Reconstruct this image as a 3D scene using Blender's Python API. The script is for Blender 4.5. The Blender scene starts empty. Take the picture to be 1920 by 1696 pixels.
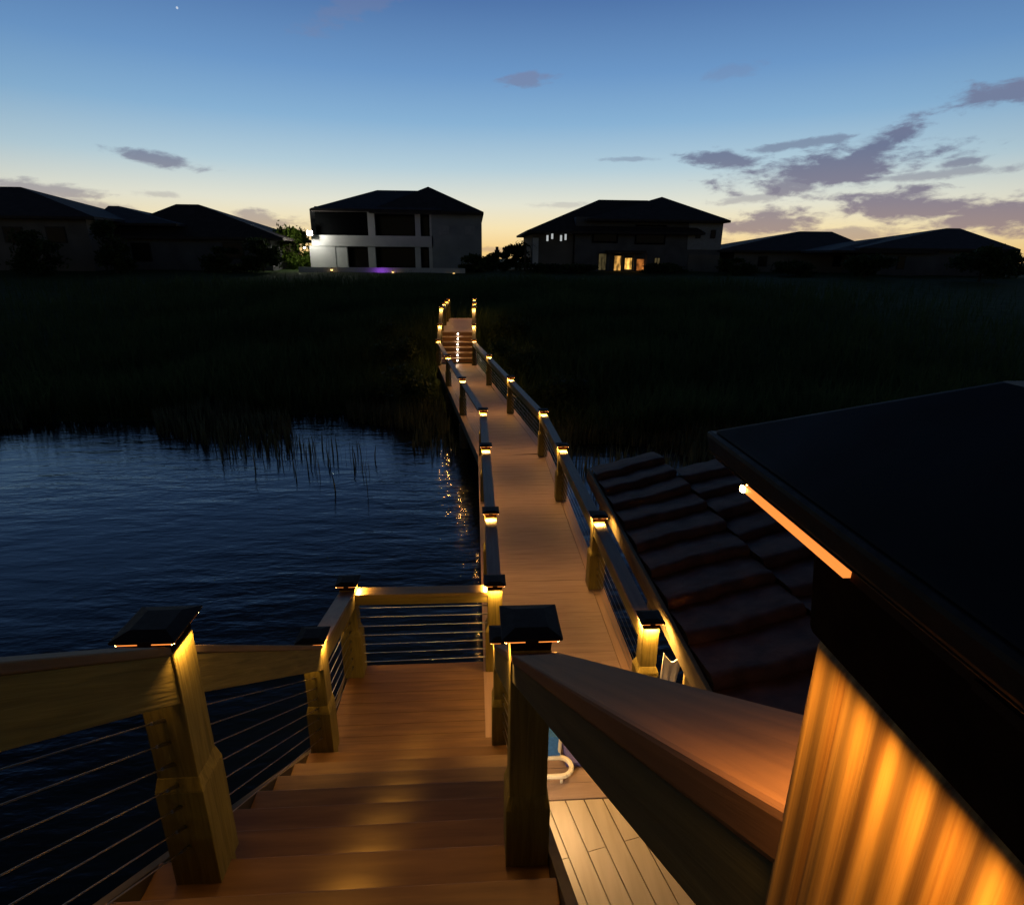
import bpy, bmesh, math, random
import numpy as np
from mathutils import Vector, Matrix
random.seed(7); rng = np.random.default_rng(7)
R_ = math.radians
sc = bpy.context.scene
col = sc.collection

# ---------------------------------------------------------------- survey camera
FPX, W0, H0 = 1092.0, 1920, 1696
CZ = 4.75                                   # eye height above the lake
th, psi, roll = R_(18.4), R_(3.7), R_(.5)
F = Vector((math.sin(psi)*math.cos(th), math.cos(psi)*math.cos(th), -math.sin(th)))
Rr = Vector((math.cos(psi), -math.sin(psi), 0)); Uu = Rr.cross(F)
RX = Rr*math.cos(roll) + Uu*math.sin(roll); UX = -Rr*math.sin(roll) + Uu*math.cos(roll)
def ray(x, y): return F + RX*((x-960)/FPX) - UX*((y-848)/FPX)
def at(x, y, Y):
    r = ray(x, y); p = r*(Y/r.y); return Vector((p.x, p.y, p.z+CZ))
def azel(x, y):
    r = ray(x, y).normalized(); return math.atan2(r.x, r.y), math.asin(r.z)
cam = bpy.data.cameras.new('camera'); co = bpy.data.objects.new('camera', cam); col.objects.link(co)
cam.sensor_fit = 'HORIZONTAL'; cam.sensor_width = 36; cam.lens = 36*FPX/W0
cam.clip_start = .005; cam.clip_end = 5000
m = Matrix((( RX.x, UX.x, -F.x, 0), (RX.y, UX.y, -F.y, 0), (RX.z, UX.z, -F.z, CZ), (0, 0, 0, 1)))
co.matrix_world = m
sc.camera = co

# ---------------------------------------------------------------- helpers
class MB:
    def __init__(s): s.v = []; s.f = []; s.mi = []
    def add(s, vs, fs, mi=0):
        o = len(s.v); s.v += [tuple(v) for v in vs]; s.f += [tuple(i+o for i in f) for f in fs]; s.mi += [mi]*len(fs); return s
    def box(s, x0, x1, y0, y1, z0, z1, mi=0):
        return s.add([(x0,y0,z0),(x1,y0,z0),(x1,y1,z0),(x0,y1,z0),(x0,y0,z1),(x1,y0,z1),(x1,y1,z1),(x0,y1,z1)],
            [(3,2,1,0),(4,5,6,7),(0,1,5,4),(1,2,6,5),(2,3,7,6),(3,0,4,7)], mi)
    def frus(s, a, z0, b, z1, mi=0, cx=0, cy=0):            # square frustum
        return s.add([(cx-a,cy-a,z0),(cx+a,cy-a,z0),(cx+a,cy+a,z0),(cx-a,cy+a,z0),(cx-b,cy-b,z1),(cx+b,cy-b,z1),(cx+b,cy+b,z1),(cx-b,cy+b,z1)],
            [(3,2,1,0),(4,5,6,7),(0,1,5,4),(1,2,6,5),(2,3,7,6),(3,0,4,7)], mi)
    def beam(s, p, q, side, up, mi=0):                      # sheared bar: p,q = centre line of its TOP; side = (l,r) along the horizontal normal; up = (lo,hi) along z
        p, q = Vector(p), Vector(q); d = (q-p); n = Vector((d.y, -d.x, 0)).normalized()
        z = Vector((0,0,1)); vs = []
        for c in (p, q):
            for a, b in ((side[0],up[0]),(side[1],up[0]),(side[1],up[1]),(side[0],up[1])): vs.append(c+n*a+z*b)
        return s.add(vs, [(0,1,2,3),(7,6,5,4),(1,0,4,5),(2,1,5,6),(3,2,6,7),(0,3,7,4)], mi)
    def tube(s, p, q, r, n=6, r2=None, mi=0):
        p, q = Vector(p), Vector(q); d = (q-p).normalized(); a = d.orthogonal().normalized(); b = d.cross(a)
        r2 = r if r2 is None else r2; vs = []
        for c, rr in ((p, r), (q, r2)):
            for i in range(n): t = 2*math.pi*i/n; vs.append(c+a*(rr*math.cos(t))+b*(rr*math.sin(t)))
        fs = [(i,(i+1)%n,n+(i+1)%n,n+i) for i in range(n)] + [tuple(range(n-1,-1,-1)), tuple(range(n,2*n))]
        return s.add(vs, fs, mi)
    def prism(s, pts, y0, y1, mi=0):                        # polygon in XZ extruded along Y
        n = len(pts); vs = [(x,y0,z) for x,z in pts]+[(x,y1,z) for x,z in pts]
        return s.add(vs, [tuple(range(n)), tuple(range(2*n-1,n-1,-1))]+[(i,n+i,n+(i+1)%n,(i+1)%n) for i in range(n)], mi)
    def build(s, name, mats, parent=None, bevel=0, smooth=False):
        me = bpy.data.meshes.new(name); me.from_pydata(s.v, [], s.f)
        for mm in (mats if isinstance(mats, (list, tuple)) else [mats]): me.materials.append(mm)
        if any(s.mi): me.polygons.foreach_set('material_index', s.mi)
        b = bmesh.new(); b.from_mesh(me); bmesh.ops.recalc_face_normals(b, faces=b.faces); b.to_mesh(me); b.free()
        if smooth: me.polygons.foreach_set('use_smooth', [True]*len(me.polygons))
        o = bpy.data.objects.new(name, me); col.objects.link(o)
        if parent: o.parent = parent
        if bevel:
            bv = o.modifiers.new('bevel', 'BEVEL'); bv.width = bevel; bv.segments = 2; bv.limit_method = 'ANGLE'
        return o
def raw(name, v, f, mat, parent=None):
    me = bpy.data.meshes.new(name); v = np.asarray(v, np.float32); f = np.asarray(f, np.int32)
    me.vertices.add(len(v)); me.vertices.foreach_set('co', v.ravel())
    k = f.shape[1]; me.loops.add(f.size); me.loops.foreach_set('vertex_index', f.ravel())
    me.polygons.add(len(f)); me.polygons.foreach_set('loop_start', np.arange(0, f.size, k, dtype=np.int32))
    me.polygons.foreach_set('loop_total', np.full(len(f), k, np.int32))
    me.update(calc_edges=True); me.validate(); me.materials.append(mat)
    o = bpy.data.objects.new(name, me); col.objects.link(o)
    if parent: o.parent = parent
    return o
def tag(o, label=None, cat=None, group=None, kind=None):
    if label: o['label'] = label
    if cat: o['category'] = cat
    if group: o['group'] = group
    if kind: o['kind'] = kind
    return o
def thing(name, label, cat, loc=(0,0,0), group=None):
    o = bpy.data.objects.new(name, None); o.empty_display_size = .1; col.objects.link(o); o.location = loc
    return tag(o, label, cat, group)
def copy_tree(o, parent=None):
    c = o.copy(); col.objects.link(c); c.parent = parent
    for ch in o.children:
        if ch.type != 'LIGHT': copy_tree(ch, c)
    return c

# ---------------------------------------------------------------- materials
def new_mat(name):
    mt = bpy.data.materials.new(name); mt.use_nodes = True; nt = mt.node_tree
    return mt, nt, nt.nodes['Principled BSDF']
def noise_mat(name, c1, c2, scale=(8,8,8), rough=.7, bump=.15, detail=4, dist=.3, spec=.4, bscale=None, lo=.3, hi=.7, bd=.01, rotx=0):
    mt, nt, bs = new_mat(name); N = nt.nodes; L = nt.links
    tc = N.new('ShaderNodeTexCoord'); mp = N.new('ShaderNodeMapping'); mp.inputs['Scale'].default_value = scale
    nz = N.new('ShaderNodeTexNoise'); nz.inputs['Scale'].default_value = 1; nz.inputs['Detail'].default_value = detail; nz.inputs['Distortion'].default_value = dist
    rp = N.new('ShaderNodeValToRGB'); rp.color_ramp.elements[0].position = lo; rp.color_ramp.elements[1].position = hi
    rp.color_ramp.elements[0].color = (*c1,1); rp.color_ramp.elements[1].color = (*c2,1)
    src0 = tc.outputs['Object']
    if rotx:
        m0 = N.new('ShaderNodeMapping'); m0.inputs['Rotation'].default_value = (rotx,0,0); L.new(src0, m0.inputs[0]); src0 = m0.outputs[0]
    L.new(src0, mp.inputs[0]); L.new(mp.outputs[0], nz.inputs[0]); L.new(nz.outputs[0], rp.inputs[0])
    L.new(rp.outputs[0], bs.inputs['Base Color']); bs.inputs['Roughness'].default_value = rough; bs.inputs['Specular IOR Level'].default_value = spec
    if bump:
        bp = N.new('ShaderNodeBump'); bp.inputs['Strength'].default_value = bump; bp.inputs['Distance'].default_value = bd
        src = nz
        if bscale:
            mp2 = N.new('ShaderNodeMapping'); mp2.inputs['Scale'].default_value = bscale; src = N.new('ShaderNodeTexNoise'); src.inputs['Scale'].default_value = 1; src.inputs['Detail'].default_value = 3
            L.new(tc.outputs['Object'], mp2.inputs[0]); L.new(mp2.outputs[0], src.inputs[0])
        L.new(src.outputs[0], bp.inputs['Height']); L.new(bp.outputs[0], bs.inputs['Normal'])
    return mt
def emit_mat(name, c, s, sample=False):
    mt, nt, bs = new_mat(name); bs.inputs['Base Color'].default_value = (c[0]*.3,c[1]*.3,c[2]*.3,1)
    bs.inputs['Emission Color'].default_value = (*c,1); bs.inputs['Emission Strength'].default_value = s
    if not sample: mt.cycles.emission_sampling = 'NONE'
    return mt
def plain(name, c, rough=.5, metal=0, spec=.4): 
    return noise_mat(name, tuple(x*.85 for x in c), tuple(min(1,x*1.12) for x in c), (5,5,5), rough, 0, spec=spec)
pine1, pine2 = (.115,.092,.016), (.205,.165,.036)
M = {}
M['post'] = noise_mat('treated_pine_upright', pine1, pine2, (55,55,3), .75, .4, detail=8, dist=1.0)
M['rail'] = noise_mat('treated_pine_lengthwise', pine1, pine2, (55,2.4,55), .75, .35, detail=8, dist=1.0)
M['railx'] = noise_mat('treated_pine_crosswise', pine1, pine2, (1.6,26,26), .75, .2, dist=.6)
M['railtop'] = noise_mat('handrail_cap_board', (.11,.075,.05), (.18,.125,.085), (30,2,30), .5, .15)
M['railtopx'] = noise_mat('handrail_cap_board_crosswise', (.16,.115,.04), (.25,.185,.065), (2,30,30), .5, .15)
M['deck'] = noise_mat('composite_decking', (.22,.155,.13), (.29,.21,.178), (2.2,20,2), .6, .12, bscale=(4,60,4), dist=.4)
M['tread'] = noise_mat('stair_tread_board', (.105,.053,.017), (.17,.092,.031), (2.2,20,20), .6, .12, dist=.4)
M['riser'] = noise_mat('stair_riser_board', (.11,.055,.03), (.15,.08,.04), (2.5,20,20), .65, .1)
M['dock'] = noise_mat('pale_dock_board', (.40,.34,.25), (.50,.43,.33), (14,1.6,14), .7, .15)
M['beam'] = noise_mat('dark_treated_beam', (.05,.04,.022), (.09,.07,.04), (10,3,10), .8, .2)
M['bandrail'] = noise_mat('deck_edge_board', (.25,.165,.12), (.32,.215,.16), (20,2.2,20), .6, .12)
mt, nt, bs = new_mat('stainless_cable'); bs.inputs['Base Color'].default_value = (.28,.27,.25,1); bs.inputs['Metallic'].default_value = 1; bs.inputs['Roughness'].default_value = .32; M['cable'] = mt
M['capdark'] = noise_mat('bronze_cap_shell', (.008,.006,.005), (.02,.014,.010), (60,60,60), .6, .1, spec=.2)
mt, nt, bs = new_mat('solar_panel'); bs.inputs['Base Color'].default_value = (.006,.006,.008,1); bs.inputs['Specular IOR Level'].default_value = .12
tx = nt.nodes.new('ShaderNodeTexCoord'); nz = nt.nodes.new('ShaderNodeTexNoise'); nz.inputs['Scale'].default_value = 35; nz.inputs['Detail'].default_value = 5
rp = nt.nodes.new('ShaderNodeMapRange'); rp.inputs[3].default_value = .5; rp.inputs[4].default_value = .8
nt.links.new(tx.outputs['Object'], nz.inputs[0]); nt.links.new(nz.outputs[0], rp.inputs[0]); nt.links.new(rp.outputs[0], bs.inputs['Roughness']); M['panel'] = mt
M['neck'] = noise_mat('cap_collar', (.014,.007,.004), (.024,.012,.006), (60,60,60), .7, .05, spec=0)
M['ring'] = noise_mat('dark_lens_ring', (.02,.008,.003), (.035,.014,.005), (60,60,60), .7, 0, spec=.1)
M['led'] = emit_mat('amber_lens', (1,.50,.15), 30); M['dash'] = emit_mat('amber_lens_bar', (1,.28,.05), 1.2)
M['step'] = emit_mat('step_lens', (1,.74,.42), 5)
M['stepf'] = emit_mat('far_step_lens', (1,.84,.64), 26)
AMBER = (1,.50,.12)

# ---------------------------------------------------------------- world: dusk sky with clouds
w = bpy.data.worlds.new('World'); sc.world = w; w.use_nodes = True; nt = w.node_tree; N = nt.nodes; L = nt.links
for n in list(N): N.remove(n)
def val(x):
    return x
def mnode(op, a, b=None, c=None, clamp=False):
    n = N.new('ShaderNodeMath'); n.operation = op; n.use_clamp = clamp
    for i, x in enumerate((a, b, c)):
        if x is None: continue
        if isinstance(x, (int, float)): n.inputs[i].default_value = x
        else: L.new(x, n.inputs[i])
    return n.outputs[0]
def s2l(c): return tuple(((x/255+.055)/1.055)**2.4 if x > 10 else x/255/12.92 for x in c)
tc = N.new('ShaderNodeTexCoord'); sp = N.new('ShaderNodeSeparateXYZ'); nrm = N.new('ShaderNodeVectorMath'); nrm.operation = 'NORMALIZE'
L.new(tc.outputs['Generated'], nrm.inputs[0]); L.new(nrm.outputs[0], sp.inputs[0])
az = mnode('ARCTAN2', sp.outputs[0], sp.outputs[1]); el = mnode('ARCSINE', sp.outputs[2])
eld = mnode('MULTIPLY', el, 180/math.pi)
ramp = N.new('ShaderNodeValToRGB'); L.new(mnode('DIVIDE', mnode('ADD', eld, 2), 92, clamp=True), ramp.inputs[0])
stops = [(-2,(232,178,102)),(.8,(242,206,136)),(2.6,(240,222,176)),(4.6,(222,222,206)),(7.5,(174,200,213)),(11,(130,172,207)),(14.5,(102,146,194)),(19.4,(74,112,165)),(24,(64,100,150)),(29,(44,72,116)),(35,(24,42,70)),(43,(15,27,46)),(60,(12,22,38)),(90,(10,18,30))]
e = ramp.color_ramp.elements
while len(e) < len(stops): e.new(.5)
for i, (d, c) in enumerate(stops): e[i].position = (d+2)/92; e[i].color = (*s2l(c),1)
# azimuth fall-off away from the afterglow
ca = mnode('COSINE', mnode('SUBTRACT', az, .06))
fall = N.new('ShaderNodeMapRange'); fall.interpolation_type = 'SMOOTHSTEP'; L.new(ca, fall.inputs[0])
fall.inputs[1].default_value = .0; fall.inputs[2].default_value = .98; fall.inputs[3].default_value = .17; fall.inputs[4].default_value = 1.03
hs = N.new('ShaderNodeMix'); hs.data_type = 'RGBA'; hs.blend_type = 'MULTIPLY'; hs.inputs[0].default_value = 1
L.new(ramp.outputs[0], hs.inputs[6]); L.new(fall.outputs[0], hs.inputs[7]); sky = hs.outputs[2]
# clouds
cv = N.new('ShaderNodeCombineXYZ'); L.new(az, cv.inputs[0]); L.new(mnode('MULTIPLY', el, 2.6), cv.inputs[1])
n1 = N.new('ShaderNodeTexNoise'); n1.inputs['Scale'].default_value = 26; n1.inputs['Detail'].default_value = 7; n1.inputs['Roughness'].default_value = .62; n1.inputs['Distortion'].default_value = .25; L.new(cv.outputs[0], n1.inputs[0])
n2 = N.new('ShaderNodeTexNoise'); n2.inputs['Scale'].default_value = 9; n2.inputs['Detail'].default_value = 3; L.new(cv.outputs[0], n2.inputs[0])
nn = mnode('ADD', mnode('MULTIPLY', mnode('SUBTRACT', n1.outputs[0], .5), 2.6), mnode('MULTIPLY', mnode('SUBTRACT', n2.outputs[0], .5), 1.4))
clouds = [ # px, py, half width, half height, tilt(deg), opacity
 (1560,318,175,34,-6,1),(1655,268,90,22,-24,1),(1345,298,75,15,6,.95),(1500,270,90,8,-5,.7),(1740,328,110,8,-2,.6),(1800,304,38,7,-6,.8),(1480,345,70,30,10,.9),
 (1700,385,120,26,8,1),(1850,402,140,28,2,1),(1450,420,110,26,-4,.95),(1570,440,120,13,-3,.7),(1420,372,70,9,-4,.5),
 (1890,172,66,17,4,.9),(985,149,52,11,-6,.6),(1180,298,52,5,0,.45),(1362,137,55,12,-8,.25),(670,14,100,22,-20,.28),
 (310,302,66,12,7,.85),(90,354,85,12,3,.7),(150,386,70,13,2,.6),(505,416,80,16,4,.7),(935,468,60,8,0,.5),(1050,385,60,7,0,.3),(300,365,40,6,0,.35)]
acc = None
for px, py, a, b, t, op in clouds:
    A, E_ = azel(px, py); sa = a/FPX*.86; sb = b/FPX*.86; t = R_(t)
    du = mnode('SUBTRACT', az, A); dv = mnode('SUBTRACT', el, E_)
    u = mnode('DIVIDE', mnode('SUBTRACT', mnode('MULTIPLY', du, math.cos(t)), mnode('MULTIPLY', dv, math.sin(t))), sa)
    v = mnode('DIVIDE', mnode('ADD', mnode('MULTIPLY', du, math.sin(t)), mnode('MULTIPLY', dv, math.cos(t))), sb)
    r = mnode('SQRT', mnode('ADD', mnode('MULTIPLY', u, u), mnode('MULTIPLY', v, v)))
    d = mnode('ADD', mnode('SUBTRACT', 1.18, r), nn)
    mr = N.new('ShaderNodeMapRange'); mr.interpolation_type = 'SMOOTHSTEP'; L.new(d, mr.inputs[0]); mr.inputs[1].default_value = -.05; mr.inputs[2].default_value = .75; mr.inputs[4].default_value = op*.92
    acc = mr.outputs[0] if acc is None else mnode('MAXIMUM', acc, mr.outputs[0])
cr = N.new('ShaderNodeValToRGB'); L.new(mnode('DIVIDE', eld, 20, clamp=True), cr.inputs[0])
ce = cr.color_ramp.elements; ce[0].position = .05; ce[0].color = (*s2l((158,134,128)),1); ce[1].position = .42; ce[1].color = (*s2l((96,104,136)),1)
x = ce.new(.22); x.color = (*s2l((122,114,134)),1); x = ce.new(.85); x.color = (*s2l((126,124,152)),1)
cm = N.new('ShaderNodeMix'); cm.data_type = 'RGBA'; L.new(acc, cm.inputs[0]); L.new(sky, cm.inputs[6]); L.new(cr.outputs[0], cm.inputs[7])
A, E_ = azel(332, 15); dd = mnode('SQRT', mnode('ADD', mnode('POWER', mnode('SUBTRACT', az, A), 2), mnode('POWER', mnode('SUBTRACT', el, E_), 2)))
star = mnode('LESS_THAN', dd, .0014); sm = N.new('ShaderNodeMix'); sm.data_type = 'RGBA'; L.new(mnode('MULTIPLY', star, .6), sm.inputs[0]); L.new(cm.outputs[2], sm.inputs[6]); sm.inputs[7].default_value = (.8,.85,.9,1); cm = sm
# a thin share of physical twilight sky on top
ns = N.new('ShaderNodeTexSky'); ns.sky_type = 'NISHITA'; ns.sun_disc = False; ns.sun_elevation = R_(-2.5); ns.sun_rotation = R_(3)
nsm = N.new('ShaderNodeMix'); nsm.data_type = 'RGBA'; nsm.blend_type = 'ADD'; nsm.inputs[0].default_value = .05
L.new(cm.outputs[2], nsm.inputs[6]); L.new(ns.outputs[0], nsm.inputs[7])
bg = N.new('ShaderNodeBackground'); L.new(nsm.outputs[2], bg.inputs[0]); bg.inputs[1].default_value = 1.0
w.cycles.sampling_method = 'MANUAL'; w.cycles.sample_map_resolution = 256
wo = N.new('ShaderNodeOutputWorld'); L.new(bg.outputs[0], wo.inputs[0])
sun = bpy.data.lights.new('sun', 'SUN'); sun.energy = .04; sun.angle = R_(10); sun.color = (1,.75,.5)
so = bpy.data.objects.new('sun', sun); col.objects.link(so); so.rotation_euler = (R_(88), 0, R_(177))

# ---------------------------------------------------------------- setting: lake and land
def fnoise(x, y, s, seed=0):
    r = np.random.default_rng(seed); o = np.zeros_like(x)
    for k in range(6):
        a = r.uniform(0, 6.28); f = r.uniform(.6, 2.2)/s; p = r.uniform(0, 6.28); o = o+np.sin((x*np.cos(a)+y*np.sin(a))*f+p)
    return o/6
def land(x, y):
    shore = 17.9 + 1.0*fnoise(x, y*0, 5, 1) - np.clip(x*.8, 0, 2.6)
    t = y-shore
    z = np.interp(t, [-6,-1.5,0,4,8,13,22,38,50,400], [-1.2,-.45,.02,.42,.78,1.35,2.15,3.25,3.55,3.7])
    return z + .10*fnoise(x, y, 1.6, 2)*np.clip(t/4, 0, 1)
ys = np.concatenate([np.arange(9, 80, .8), np.arange(80, 300, 20), [400, 800, 2000, 4000]])
xs = np.concatenate([[-4000,-1500,-600,-300,-180], np.arange(-110, 111, 1.6), [180,300,600,1500,4000]])
X, Y = np.meshgrid(xs, ys); Z = land(X, Y)
v = np.stack([X,Y,Z], -1).reshape(-1,3); nx = len(xs)
ii = np.arange(len(ys)-1)[:,None]*nx + np.arange(nx-1)[None]; f = np.stack([ii,ii+1,ii+nx+1,ii+nx], -1).reshape(-1,4)
M['ground'] = noise_mat('rough_turf', (.03,.055,.02), (.075,.115,.04), (1.5,1.5,1.5), .95, .6, detail=8, spec=.1, bd=.08)
go = raw('ground', v, f, M['ground']); tag(go, kind='structure')
mt, nt, bs = new_mat('lake_water'); N2 = nt.nodes; bs.inputs['Base Color'].default_value = (.004,.008,.011,1); bs.inputs['Roughness'].default_value = .09; bs.inputs['IOR'].default_value = 1.42
tcw = N2.new('ShaderNodeTexCoord'); hts = []
for scl, a in (((.7,2.2,1), 1.0), ((2.6,7.5,1), .30), ((9,22,1), .10)):
    mp = N2.new('ShaderNodeMapping'); mp.inputs['Scale'].default_value = scl; mp.inputs['Rotation'].default_value = (0,0,R_(8)); nz = N2.new('ShaderNodeTexNoise'); nz.inputs['Scale'].default_value = 1; nz.inputs['Detail'].default_value = 2; nz.inputs['Distortion'].default_value = .4
    nt.links.new(tcw.outputs['Object'], mp.inputs[0]); nt.links.new(mp.outputs[0], nz.inputs[0])
    mu = N2.new('ShaderNodeMath'); mu.operation = 'MULTIPLY'; mu.inputs[1].default_value = a; nt.links.new(nz.outputs[0], mu.inputs[0]); hts.append(mu.outputs[0])
ad = N2.new('ShaderNodeMath'); nt.links.new(hts[0], ad.inputs[0]); nt.links.new(hts[1], ad.inputs[1]); ad2 = N2.new('ShaderNodeMath'); nt.links.new(ad.outputs[0], ad2.inputs[0]); nt.links.new(hts[2], ad2.inputs[1])
bp = N2.new('ShaderNodeBump'); bp.inputs['Strength'].default_value = 1; bp.inputs['Distance'].default_value = .036; pn = N2.new('ShaderNodeTexNoise'); pn.inputs['Scale'].default_value = .16; pn.inputs['Detail'].default_value = 2; nt.links.new(tcw.outputs['Object'], pn.inputs[0])
pr_ = N2.new('ShaderNodeMapRange'); pr_.inputs[1].default_value = .35; pr_.inputs[2].default_value = .65; pr_.inputs[3].default_value = .35; pr_.inputs[4].default_value = 1.25; nt.links.new(pn.outputs[0], pr_.inputs[0])
mm_ = N2.new('ShaderNodeMath'); mm_.operation = 'MULTIPLY'; nt.links.new(ad2.outputs[0], mm_.inputs[0]); nt.links.new(pr_.outputs[0], mm_.inputs[1]); nt.links.new(mm_.outputs[0], bp.inputs['Height']); nt.links.new(bp.outputs[0], bs.inputs['Normal'])
M['water'] = mt
wa = MB().add([(-400,-120,0),(400,-120,0),(400,40,0),(-400,40,0)], [(0,1,2,3)]).build('water', mt); tag(wa, kind='structure')

def leafy(mt, amt=.55, c=None):
    nt = mt.node_tree; N = nt.nodes; b = N['Principled BSDF']; o = [n for n in N if n.type == 'OUTPUT_MATERIAL'][0]
    tr = N.new('ShaderNodeBsdfTranslucent'); mx = N.new('ShaderNodeMixShader'); mx.inputs[0].default_value = amt
    nt.links.new(b.inputs['Base Color'].links[0].from_socket, tr.inputs[0]); nt.links.new(b.outputs[0], mx.inputs[1]); nt.links.new(tr.outputs[0], mx.inputs[2]); nt.links.new(mx.outputs[0], o.inputs[0]); return mt
# blades: thin bent two-segment strips
def blades(name, n, px, py, h, wd, mat, lean=.25, zf=None, face=0):
    z = zf(px, py); a = rng.uniform(0, 6.28, n); la = rng.uniform(0, 6.28, n); ll = rng.uniform(.05, lean, n)*h
    dx, dy = np.cos(a)*wd/2, np.sin(a)*wd/2; lx, ly = np.cos(la)*ll, np.sin(la)*ll
    P = lambda fx, fw, fz: (np.stack([px+lx*fx-dx*fw, py+ly*fx-dy*fw, z+h*fz], -1), np.stack([px+lx*fx+dx*fw, py+ly*fx+dy*fw, z+h*fz], -1))
    a0,b0 = P(0,1,0); a1,b1 = P(.3,.9,.55); a2,b2 = P(1,.12,1)
    v = np.stack([a0,b0,a1,b1,a2,b2], 1).reshape(-1,3); o = np.arange(n)*6
    f = np.concatenate([np.stack([o,o+1,o+3,o+2],-1), np.stack([o+2,o+3,o+5,o+4],-1)])
    return raw(name, v, f, mat)
M['grass'] = noise_mat('marsh_grass_blade', (.035,.062,.02), (.09,.12,.04), (3,3,3), .8, 0, spec=.15)
M['reed'] = noise_mat('reed_stem', (.06,.075,.04), (.14,.15,.08), (3,3,3), .75, 0, spec=.2)
leafy(M['grass']); leafy(M['reed'], .4)
def off_walk(x, y):
    cx = np.where(y < 11.4, .8, np.where(y < 22.2, .8-.137*(y-11.4), -.69)); return (np.abs(x-cx) > .95) | (y > 29.7)
n = 90000; px = rng.normal(-1, 13, n); py = 15.2+rng.power(.75, n)*32; keep = off_walk(px, py) & (land(px, py) > -.02); px, py = px[keep], py[keep]
px += fnoise(px, py, 1.2, 5)*.5; keep = off_walk(px, py); px, py = px[keep], py[keep]
hh = (.35+.75*rng.random(len(px)))*(1+.5*fnoise(px, py, 1.5, 9)); 
tag(blades('marsh_grass', len(px), px, py, hh, .022+.02*rng.random(len(px)), M['grass'], .55, land), kind='stuff')
# reeds standing in the shallows
n = 16000; px = rng.uniform(-18, 9, n); py = 18.3-np.abs(rng.normal(0, 1.9, n))-np.clip(px*.7, 0, 2.4)
dn = fnoise(px, py, .9, 11)+.5*fnoise(px, py, 3, 12); keep = (dn > -.05) & off_walk(px, py) & ~((px < -9) & (py < 16.8)); px, py = px[keep], py[keep]
tag(blades('reeds', len(px), px, py, (.28+.4*rng.random(len(px)))*(1+.4*fnoise(px, py, .6, 13)), .02+.022*rng.random(len(px)), M['reed'], .16, lambda x, y: np.full_like(x, -.05)), kind='stuff')

# ---------------------------------------------------------------- cap lights
CAPS = []
def make_cap():
    t = thing('post_cap_light', 'x', 'cap light')
    MB().frus(.0725,.0005,.0765,.0528).build('collar', M['neck'], t, .003)
    MB().frus(.0950,.0530,.0950,.0580).build('diffuser', M['ring'], t)
    c = MB(); c.frus(.0965,.0583,.108,.066); c.frus(.108,.0662,.110,.076); c.build('cap_shell', M['capdark'], t, .002)
    p = MB(); p.frus(.108,.0762,.060,.092); p.build('solar_panel', M['panel'], t, .002)
    for k in range(4):
        for s in (-1, 1):
            b = MB(); a = k*math.pi/2; rot = Matrix.Rotation(a, 3, 'Z')
            bb = MB().box(s*.0585-.0345, s*.0585+.0345, -.0975, -.0951, .0540, .0567); b.add([rot @ Vector(q) for q in bb.v], bb.f); bb = MB().box(s*.0925-.0012, s*.0925+.0012, -.0988, -.0976, .0542, .0566); b.add([rot @ Vector(q) for q in bb.v], bb.f, 1)
            b.build('lens', [M['dash'], M['led']], t)
    return t
cap0 = make_cap(); first = [True]
LED = {}
def lamp_data(p):
    p = round(p, 3)
    if p not in LED:
        l = bpy.data.lights.new('cap_glow', 'AREA'); l.shape = 'RECTANGLE'; l.size = .125; l.size_y = .012; l.energy = p; l.color = AMBER; l.spread = R_(170); LED[p] = l
    return LED[p]
rvar = random.Random(21)
def cap(x, y, z, label, p=.5, rz=0, grp=None, scl=.93, sides=(1,1,1,1)):
    if first[0]: t = cap0; first[0] = False
    else: t = copy_tree(cap0)
    t.location = (x,y,z); t.rotation_euler = (0,0,rz); t.scale = (scl,)*3; p *= rvar.uniform(.8,1.25); t['label'] = label; t['group'] = grp or 'solar cap lights on the railing posts'
    for k in range(4):
        a = k*math.pi/2; l = bpy.data.objects.new('cap_glow', lamp_data((p*2.5+.7)*1.35*sides[k])); col.objects.link(l); l.parent = t
        l.location = (math.sin(a)*.096, -math.cos(a)*.096, -.001); l.rotation_euler = (0,0,a)
    return t

# ---------------------------------------------------------------- railings
def post(par, x, y, zd, zt, below=.35, sleeve=.46, rz=0, half=.07):
    sl_ = .022 if zd == .9 else .013
    c = Matrix.Rotation(rz, 3, 'Z')
    o = MB().frus(half, zd-below, half, zt, cx=0, cy=0).build('post', M['post'], par, .004); o.location = (x,y,0); o.rotation_euler = (0,0,rz)
    if sleeve:
        s = MB(); s.frus(half+sl_, zd+.002, half+sl_, zd+sleeve); s.frus(half+sl_, zd+sleeve, half+.001, zd+sleeve+.055)
        so_ = s.build('post_sleeve', M['post'], o, .003)
    return o
M['grain'] = noise_mat('coarse_grained_post', (.20,.090,.014), (.42,.225,.05), (130,130,1.8), .7, .6, detail=6, dist=.2, lo=.40, hi=.60, bd=.005)
SA = math.atan(.7055)
M['railslope'] = noise_mat('treated_pine_down_the_slope', pine1, pine2, (55,2.4,55), .75, .35, detail=8, dist=.5, rotx=SA)
M['topslope'] = noise_mat('handrail_cap_down_the_slope', (.10,.07,.04), (.16,.115,.065), (40,2.4,40), .6, .2, detail=6, rotx=SA)
M['redrail'] = noise_mat('red_brown_handrail', (.085,.038,.014), (.155,.072,.028), (45,2,45), .6, .25, detail=7, rotx=SA)
M['shadeapron'] = noise_mat('shade_toned_pine_board', (.035,.030,.008), (.065,.055,.016), (45,2,45), .8, .3, detail=7, rotx=SA)  # rail pine with the shade on this apron face put into its colour
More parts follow.
